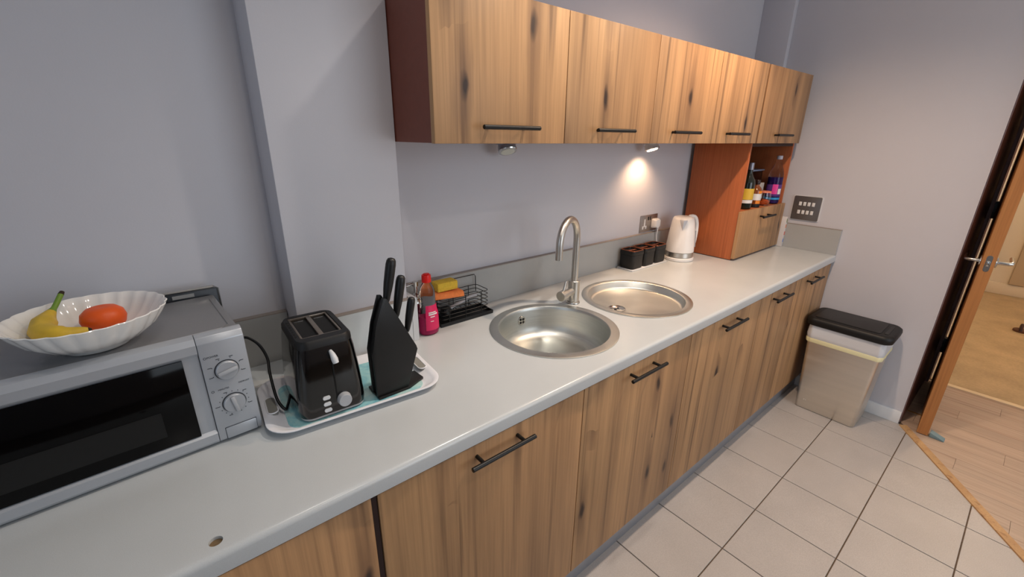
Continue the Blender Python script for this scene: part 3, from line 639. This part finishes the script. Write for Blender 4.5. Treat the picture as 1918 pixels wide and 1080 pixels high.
for z_, i0, i1, hgt in ((.082, 2, 8, .0035), (.075, 2, 9, .0045), (.067, 3, 7, .003), (.052, 3, 6, .0018)):
    rr_ = .0362 if z_ < .078 else .0345
    rr_ = .0366 + (.0003 if z_ < .06 else -.0008 if z_ < .07 else -.0012 if z_ < .078 else -.002)
    p = ll[i0:i1]; b.loft([[(SC_[0] + r0 * c_, SC_[1] + .78 * r0 * s_, SC_[2] + zz) for c_, s_ in p for r0 in (rr_ + .001,)] + [(SC_[0] + r0 * c_, SC_[1] + .78 * r0 * s_, SC_[2] + zz) for c_, s_ in p[::-1] for r0 in (rr_ - .001,)] for zz in (z_, z_ + hgt)])
b.done('label_print', WHITEPL, lbm, smooth=60)
b = B(); b.lathe([(.0155, .186), (.0158, .190), (.0155, .207), (.0145, .211), (.001, .2115)], SC_, 28); b.lathe([(.008, .2115), (.0085, .2145), (.001, .215)], SC_, 20, sx=1.25); b.done('cap', plain('red_cap', (226, 30, 26), .35), so)

pm = thing('soap_pump', 'small chrome pump dispenser half hidden behind the dish soap bottle', 'dispenser', (.862, -.052, ZW))
b = B(); b.lathe([(.018, .001), (.020, .004), (.020, .085), (.016, .1), (.011, .105), (.011, .112)], (.862, -.052, ZW), 28); b.done('container', CHROME, pm)
b = B(); b.lathe([(.013, .112), (.0135, .122), (.009, .126), (.006, .128), (.006, .15), (.0105, .152), (.0105, .168), (.001, .169)], (.862, -.052, ZW), 24); b.tube([(.862, -.052, ZW + .160), (.845, -.054, ZW + .162), (.824, -.056, ZW + .158)], [.005, .0045, .0035], 10); b.done('pump', CHROME, pm)

ca = thing('wire_caddy', 'black wire sink caddy standing on a black drip tray', 'caddy', (1.03, -.072, ZW))
cx_a, cx_b, cy_a, cy_b = .925, 1.130, -.118, -.034
b = B(); b.box(cx_a - .006, cx_b + .018, cy_a - .004, cy_b + .004, ZW + .001, ZW + .005, .001).box(cx_a - .006, cx_b + .018, cy_a - .004, cy_a - .001, ZW + .005, ZW + .014).box(cx_a - .006, cx_b + .018, cy_b + .001, cy_b + .004, ZW + .005, ZW + .014).box(cx_a - .006, cx_a - .003, cy_a - .001, cy_b + .001, ZW + .005, ZW + .014).box(cx_b + .015, cx_b + .018, cy_a - .001, cy_b + .001, ZW + .005, ZW + .014); b.done('drip_tray', BLKMATT, ca)
for i in range(6):
    z_ = ZW + .026 + i * .0145
    p = [(q_[0], q_[1], z_) for q_ in rrect((cx_a + cx_b) / 2, (cy_a + cy_b) / 2, (cx_b - cx_a) / 2, (cy_b - cy_a) / 2, .012, 0, 4)]
    B().tube(p, .0014, 6, closed=True).done('wire_ring', BLACKM, ca)
for xx in (cx_a + .03, cx_a + .10, cx_b - .035):
    for yy in (cy_a - .0012, cy_b + .0012): B().tube([(xx, yy, ZW + .006), (xx, yy, ZW + .100)], .0016, 6).done('upright_wire', BLACKM, ca)
for i in range(9): B().tube([(cx_a + .012 + i * .0225, cy_a, ZW + .0255), (cx_a + .012 + i * .0225, cy_b, ZW + .0255)], .0013, 6).done('floor_wire', BLACKM, ca)
B().tube([(cx_a + .04, cy_b + .002, ZW + .07), (cx_a + .04, cy_b + .004, ZW + .138), (cx_b - .004, cy_b + .004, ZW + .138), (cx_b, cy_b + .003, ZW + .13), (cx_b, cy_b + .002, ZW + .07)], .0017, 6).done('hanging_loop', BLACKM, ca)
SPY = plain('sponge_yellow', (222, 184, 62), .9, var=.12, vscale=160, bumps=.6, bscale=260)
B_ = B().box(.915, .998, -.115, -.066, ZW + .130, ZW + .163, .006); 
tag(B_.done('sponge', SPY, None), 'yellow sponge on top of the orange cloth in the caddy', 'sponge')
b = B(); b.prism([(-.125, .088), (-.128, .092), (-.126, .106), (-.118, .110), (-.04, .1105), (-.034, .106), (-.034, .094), (-.038, .088)], lambda u, v, t_: (t_, u + .006 * math.sin(t_ * 30), ZW + v - (t_ - .93) * .05 + .0185), .900, 1.012, .004)
tag(b.done('cleaning_cloth', plain('orange_cloth', (238, 134, 72), .9, var=.08, vscale=120, bumps=.4, bscale=300), None), 'folded orange cloth lying across the wire caddy', 'cloth')
br = thing('scrub_brush', 'dish brush with a clear handle lying in the wire caddy', 'brush', (1.05, -.075, ZW + .03))
b = B(); b.tube(smooth_path([(.99, -.07, ZW + .045), (1.03, -.078, ZW + .06), (1.07, -.08, ZW + .072), (1.098, -.082, ZW + .076)]), .006, 10); b.done('grip', plain('brush_clear', (200, 200, 205), .15), br)
b = B(); b.cyl((.97, -.068, ZW + .0275), (.97, -.068, ZW + .05), .022, .018, 20, .002); b.done('head', BLKSOFT, br)

# ------------------------------------------------------------------ canisters, kettle, socket
ct = tag(cube('canister_tray', WHITEPL, None, 2.036, 2.352, -.124, -.026, ZW + .0005, ZW + .006, .002), 'flat white tray under the three black canisters', 'tray')
COPPER = plain('copper_rim', (150, 84, 54), .35, .6, var=.1)
for i, (x0, x1) in enumerate(((2.040, 2.136), (2.144, 2.240), (2.248, 2.344))):
    cxm = (x0 + x1) / 2; cym = -.074
    lb = ('square black canister with copper rim, nearest the sinks', 'square black canister with copper rim, middle of three', 'square black canister with copper rim, nearest the kettle')[i]
    t = thing('canister', lb, 'canister', (cxm, cym, ZW + .006), 0, 'black canisters on the white tray'); z_ = ZW + .0063
    b = B(); b.loft([rrect(cxm, cym, h_, h_ * .96, .016, z_ + dz, 6) for h_, dz in ((.042, 0), (.0455, .004), (.0465, .06), (.047, .072))]); b.done('pot', BLKSOFT, t, smooth=50)
    b = B(); b.loft([rrect(cxm, cym, h_, h_ * .96, .016, z_ + dz, 6) for h_, dz in ((.0465, .0725), (.0478, .074), (.0478, .090), (.0465, .094), (.041, .094), (.040, .086))], cap1=True); ld = b.done('lid', BLKSOFT, t, smooth=50)
    b = B(); b.tube([(q_[0], q_[1], z_ + .0945) for q_ in rrect(cxm, cym, .0437, .042, .014, 0, 6)], .0024, 8, closed=True); b.done('rim', COPPER, ld)
    b = B(); b.box(cxm - .03, cxm + .03, cym - .006, cym + .006, z_ + .0862, z_ + .0925, .002); b.done('grip', COPPER, ld)

KC = (2.462, -.128); ZK = ZW + .0006
kt = thing('kettle', 'white plastic kettle with a steel band beside the cherry cabinet', 'kettle', (KC[0], KC[1], ZW))
b = B(); b.lathe([(.076, 0), (.079, .003), (.079, .015), (.074, .019), (.03, .0195)], (KC[0], KC[1], ZK), 48); b.done('power_base', WHITEPL, kt)
b = B(); b.lathe([(.0735, .0202), (.0755, .022), (.0745, .046), (.072, .047)], (KC[0], KC[1], ZK), 48); b.done('steel_band', STEELV, kt)
b = B(); b.lathe([(.072, .0472), (.0755, .049), (.074, .09), (.068, .15), (.0605, .205), (.057, .226), (.052, .236), (.04, .2405), (.02, .243), (.001, .2435)], (KC[0], KC[1], ZK), 48); kbod = b.done('body', WHITEPL, kt, smooth=60)
sd = Vector((-.86, -.5, 0)).normalized(); sp = Vector((-sd.y, sd.x, 0)); kc = Vector((KC[0], KC[1], ZK))
b = B(); rg = []
for z_, rr_, ww, out in ((.170, .064, .004, .001), (.19, .0615, .012, .007), (.21, .059, .019, .016), (.226, .0565, .023, .023), (.229, .0560, .022, .022)):
    c0 = kc + sd * (rr_ - .012) + Vector((0, 0, z_)); rg.append([c0 + sp * ww, c0 + sp * ww * .6 + sd * (.008 + out * .7), c0 + sd * (.012 + out), c0 - sp * ww * .6 + sd * (.008 + out * .7), c0 - sp * ww, c0 - sd * .004])
b.loft(rg); b.done('spout', plain('kettle_spout', (206, 208, 214), .3), kt, smooth=60)
hdv = Vector((.93, -.37, 0)).normalized()
hp = smooth_path([kc + hdv * .035 + Vector((0, 0, .236)), kc + hdv * .06 + Vector((0, 0, .238)), kc + hdv * .080 + Vector((0, 0, .225)), kc + hdv * .092 + Vector((0, 0, .185)), kc + hdv * .093 + Vector((0, 0, .13)), kc + hdv * .088 + Vector((0, 0, .085)), kc + hdv * .072 + Vector((0, 0, .07))], 6)
B().tube(hp, [.009] + [.0115] * (len(hp) - 2) + [.009], 12).done('handle', WHITEPL, kt, smooth=60)
B().tube([kc + Vector((.55, -.835, 0)) * (.0745 - (z_ - .07) * .068) + Vector((0, 0, z_)) for z_ in (.075, .10, .13, .165)], .006, 8).done('water_gauge', plain('gauge_grey', (150, 150, 152), .2), kt)
B().tube(smooth_path([(KC[0] - .05, KC[1] + .058, ZK + .01), (KC[0] - .085, KC[1] + .075, ZK + .03), (2.385, -.045, ZK + .065), (2.372, -.035, ZK + .09), (2.3655, -.032, ZK + .13), (2.3645, -.036, ZK + .172)], 8), .0032, 8).done('power_cord', WHITEPL, kt, smooth=60)

pl = thing('wall_socket', 'brushed steel double wall socket above the canisters', 'socket', (2.317, 0, 1.10))
cube('plate', steel('plate_steel', (176, 168, 162), .4), pl, 2.238, 2.396, -.006, -.0003, 1.055, 1.147, .0015)
for i, xc in enumerate((2.276, 2.358)):
    if i == 0:
        b = B(); b.box(xc - .005, xc + .005, -.0068, -.0061, 1.108, 1.126).box(xc - .02, xc - .008, -.0068, -.0061, 1.072, 1.084).box(xc + .008, xc + .02, -.0068, -.0061, 1.072, 1.084).box(xc - .02, xc + .02, -.0068, -.0061, 1.084, 1.089).box(xc - .006, xc + .006, -.0068, -.0061, 1.089, 1.108); b.done('pin_insert', WHITEPL, pl)
    cube('rocker', BLKSOFT, pl, 2.304 + i * .018, 2.312 + i * .018, -.008, -.0061, 1.118, 1.138, .001)
pg = thing('plug', 'white three pin plug in the right side of the double socket', 'plug', (2.362, -.007, 1.095))
b = B(); b.loft([[(2.3635 + (x_ - 0) * k_, -y_, 1.098 + z_ * k_) for x_, z_, _ in rrect(0, 0, .025, .026, .01, 0, 5)] for k_, y_ in ((1, .0072), (1, .016), (.9, .03), (.78, .036))]); b.done('plug_body', WHITEPL, pg, smooth=50)
b = B(); b.cyl((2.3645, -.03, 1.078), (2.3645, -.036, ZK + .172), .0062, .0045, 12); b.done('cord_sleeve', WHITEPL, pg)
sw = thing('switch_panel', 'grey metal plate with eight white switches on the end wall', 'switch', (L, -.45, 1.15))
b = B(); b.prism([(p[0], p[1]) for p in rrect(-.451, 1.150, .0735, .071, .006, 0)], lambda u, v, t_: (t_, u, v), L - .010, L - .0005, .001); b.done('plate', plain('gunmetal_plate', (112, 106, 104), .35, .6, var=.03), sw)
b = B(); b.prism([(p[0], p[1]) for p in rrect(-.451, 1.150, .0775, .075, .006, 0)], lambda u, v, t_: (t_, u, v), L - .004, L - .0004); b.done('back_box', WHITE, sw)
for r_ in range(2):
    for k_ in range(4):
        yc = -.4165 - k_ * .0235; zc = 1.176 - r_ * .05
        B().box(L - .014, L - .0101, yc - .0075, yc + .0075, zc - .0115, zc + .0115, .001).done('rocker', WHITEPL, sw)

# ------------------------------------------------------------------ shelf of bottles
ZS = 1.1712
def pbottle(name, label, cat, c, prof, mat, n=28): 
    t = thing(name, label, cat, (c[0], c[1], ZS)); b = B(); b.lathe(prof, (c[0], c[1], ZS + .0005), n); b.done('glass_body', mat, t, smooth=60); return t
# big soft drink bottle
c = (3.188, -.287)
t = pbottle('drink_bottle', 'large clear plastic bottle of purple drink at the right of the shelf', 'bottle', c, [(.03, 0), (.038, .004), (.0405, .012), (.0395, .02), (.0405, .03), (.0405, .165), (.038, .185), (.028, .212), (.018, .235), (.0135, .25), (.0135, .270)], PET, 36)
b = B(); b.lathe([(.03, .002), (.0375, .006), (.039, .02), (.0392, .158), (.001, .159)], (c[0], c[1], ZS + .0005), 32); b.done('drink', plain('purple_drink', (64, 40, 120), .1, trans=.4, ior=1.2), t, smooth=50)
b = B(); b.lathe([(.0408, .045), (.0411, .0455), (.0411, .115), (.0408, .1155)], (c[0], c[1], ZS + .0005), 36); lb_ = b.done('label', plain('label_violet', (88, 52, 128), .4), t, smooth=50)
b = B(); b.lathe([(.0406, .026), (.0412, .0265), (.0412, .038), (.0406, .0385)], (c[0], c[1], ZS + .0005), 36); b.done('blue_band', plain('band_blue', (46, 150, 214), .4), lb_, smooth=50)
def patch(name, mat, parent, c, r, a0, a1, z0, z1, n=6):
    A_ = [math.radians(a0 + (a1 - a0) * i / n) for i in range(n + 1)]
    b = B(); b.loft([[(c[0] + r * math.cos(a), c[1] + r * math.sin(a), ZS + z) for a in A_] + [(c[0] + (r - .0012) * math.cos(a), c[1] + (r - .0012) * math.sin(a), ZS + z) for a in A_[::-1]] for z in (z0, z1)]); return b.done(name, mat, parent, smooth=60)
patch('pink_panel', plain('panel_pink', (226, 64, 152), .4), lb_, c, .0416, 190, 232, .06, .118); patch('white_print', WHITEPL, lb_, c, .0417, 236, 268, .06, .092)
b = B(); b.lathe([(.015, .262), (.0155, .264), (.0155, .280), (.0145, .283), (.001, .2835)], (c[0], c[1], ZS), 24); b.done('cap', plain('cap_lilac', (208, 204, 216), .4), t)
# wine bottle at the left
c = (2.815, -.285); DGL = plain('dark_green_glass', (20, 26, 20), .08, coat=.3)
t = pbottle('wine_bottle', 'dark bottle with a yellow label at the left edge of the shelf', 'bottle', c, [(.03, 0), (.0365, .004), (.0375, .01), (.0375, .14), (.034, .158), (.02, .18), (.014, .195), (.0135, .24), (.015, .241), (.015, .25)], DGL)
patch('label', plain('label_yellow', (216, 178, 60), .5), t, c, .0381, 180, 340, .055, .115, 12); patch('lower_label', WHITEPL, t, c, .0381, 180, 340, .035, .053, 12)
b = B(); b.lathe([(.0152, .215), (.0155, .22), (.0155, .252), (.001, .253)], (c[0], c[1], ZS), 20); b.done('capsule', plain('grey_foil', (150, 150, 160), .3, .6), t)
# amber bottle with white label
c = (2.935, -.288); AMB = plain('amber_glass', (120, 62, 20), .08, coat=.3, var=.2, vscale=30)
t = pbottle('sauce_bottle', 'small amber bottle with a wide white label and black cap', 'bottle', c, [(.026, 0), (.030, .004), (.031, .01), (.031, .092), (.027, .105), (.015, .118), (.012, .125), (.012, .140)], AMB)
patch('label', WHITEPL, t, c, .0316, 170, 350, .042, .078, 12); patch('orange_tag', plain('tag_orange', (236, 140, 40), .5), t, c, .0316, 230, 285, .08, .094, 6); patch('orange_tag', MATS['tag_orange'], t, c, .0316, 215, 270, .022, .040, 6); patch('dark_foot', BLKSOFT, t, c, .0316, 150, 360, .001, .020, 12)
b = B(); b.lathe([(.0145, .130), (.015, .132), (.015, .152), (.013, .155), (.001, .1555)], (c[0], c[1], ZS), 20); b.done('cap', plain('brown_cap', (40, 20, 16), .25), t)
# round glass jar with orange contents
c = (3.058, -.290)
t = pbottle('glass_tumbler', 'round clear glass with orange contents in front on the shelf', 'glass', c, [(.024, 0), (.03, .004), (.036, .02), (.0375, .045), (.035, .07), (.0315, .084), (.030, .084), (.0335, .07), (.036, .045), (.0345, .02), (.028, .006), (.001, .005)], GLASS, 32)
b = B(); b.lathe([(.001, .006), (.026, .0065), (.033, .018), (.0345, .026), (.02, .036), (.001, .03)], (c[0], c[1], ZS), 24); b.done('contents', plain('orange_sweets', (226, 98, 34), .4, var=.2, vscale=80), t, smooth=60)
b = B(); b.lathe([(.034, .075), (.0352, .076), (.034, .083), (.0328, .0845)], (c[0], c[1], ZS), 32); b.done('coral_band', plain('coral', (226, 130, 104), .3), t)
# white carton
b = B().box(3.055, 3.142, -.246, -.222, ZS + .0005, ZS + .125, .002)
t = tag(b.done('carton', plain('carton_cream', (216, 206, 192), .6, var=.03), None), 'cream carton behind the round glass', 'carton'); cube('carton_panel', plain('panel_brown', (120, 92, 84), .6), t, 3.065, 3.10, -.2475, -.2462, ZS + .085, ZS + .10)
# tall spice jar & utensils in a clear box
bx = thing('clear_box', 'clear plastic box of cutlery and packets at the back of the shelf', 'storage box', (2.90, -.14, ZS))
cube('box_body', PET, bx, 2.78, 3.21, -.20, -.06, ZS + .0005, ZS + .19, .006)
cube('box_rim', plain('blue_rim', (150, 168, 196), .2), bx, 2.775, 3.215, -.205, -.055, ZS + .1905, ZS + .200, .002)
cols = ((120, 130, 160), (150, 70, 50), (140, 165, 205), (200, 200, 205), (210, 190, 170), (150, 160, 180), (70, 80, 120))
for i, cl in enumerate(cols):
    x_ = 2.80 + i * .056
    o = B().box(x_, x_ + .034, -.18 + .01 * (i % 2), -.12, ZS + .009, ZS + .13 + .03 * ((i * 3) % 2), .004).done('packet', plain('packet_%d' % i, cl, .4), None)
    tag(o, ('slate blue', 'rust red', 'sky blue', 'pale grey', 'cream', 'silver blue', 'navy')[i] + ' packet inside the clear box on the shelf', 'packet', 'packets in the clear box')
b = B(); b.box(3.260, 3.282, -.372, -.20, ZW + .001, 1.09, .001)
t = tag(b.done('booklet', plain('booklet_white', (214, 208, 206), .5, var=.03), None), 'white printed booklet stood between the cherry cabinet and end wall', 'booklet')
for i, (z_, cl) in enumerate(((.93, (130, 150, 200)), (.975, (210, 120, 110)), (1.02, (220, 150, 120)), (1.055, (150, 160, 120)))): cube('printed_patch', plain('booklet_%d' % i, cl, .5), t, 3.264, 3.279, -.3732, -.3722, z_, z_ + .022)

# ------------------------------------------------------------------ bin
bn = thing('pedal_bin', 'brushed steel rectangular bin with black lid on the tiles by the end wall', 'bin', (3.14, -.862, 0))
bc = (3.142, -.862)
b = B(); b.loft([rrect(bc[0], bc[1], hx, hy, .02, z, 8) for hx, hy, z in ((.108, .146, .0008), (.113, .150, .006), (.1165, .164, .30), (.119, .174, .497))]); b.done('body', steel('bin_steel', (232, 226, 216), .42, (1, 1, 25)), bn, smooth=50)
def wob(hx, hy, z, am, ph): 
    return [(x + am * math.sin(i * 1.7 + ph), y + am * math.cos(i * 2.3 + ph), z_ + am * .6 * math.sin(i * 1.1 + ph)) for i, (x, y, z_) in enumerate(rrect(bc[0], bc[1], hx, hy, .03, z, 8))]
BAG = plain('bag_film', (228, 230, 234), .3, trans=.1, ior=1.1, bumps=.5, bscale=40)
b = B(); b.loft([wob(.1215, .1765, .452, .001, 1), wob(.1235, .1785, .455, .0012, 1), wob(.1245, .180, .48, .0022, 2), wob(.1235, .1795, .515, .002, 3), wob(.1225, .179, .536, .001, 4)], cap0=False, cap1=False); bag = b.done('liner_bag', BAG, bn, smooth=60)
b = B(); b.loft([wob(.1215, .1765, .434, .0015, 1), wob(.1245, .1792, .435, .0015, 1), wob(.1255, .1805, .456, .0016, 1), wob(.1235, .1785, .460, .001, 1)], cap0=False, cap1=False); b.done('drawstring', plain('drawstring_yellow', (228, 222, 178), .5), bag, smooth=60)
b = B(); b.loft([rrect(bc[0], bc[1], hx, hy, r, z, 10) for hx, hy, r, z in ((.126, .190, .04, .537), (.132, .198, .045, .541), (.134, .201, .046, .560), (.131, .198, .044, .575), (.122, .188, .038, .583), (.116, .180, .034, .584))]); ldb = b.done('lid', BLKSOFT, bn, smooth=50)
b = B(); b.loft([rrect(bc[0], bc[1] + .012, hx, hy, .016, z, 6) for hx, hy, z in ((.102, .150, .5842), (.102, .150, .5865), (.099, .147, .5875))]); b.done('flap', plain('lid_flap', (30, 29, 29), .45), ldb)
b = B(); b.loft([rrect(bc[0], bc[1] - .160, .085, .008, .006, z, 4) for z in (.5842, .5858)]); b.done('release_bar', plain('lid_flap', (30, 29, 29), .45), ldb)
for i in range(2): B().cyl((3.0285, -.7525 - i * .010, .062), (3.0265, -.7525 - i * .010, .062), .0018, n=10).done('badge_dot', WHITEPL, bn)
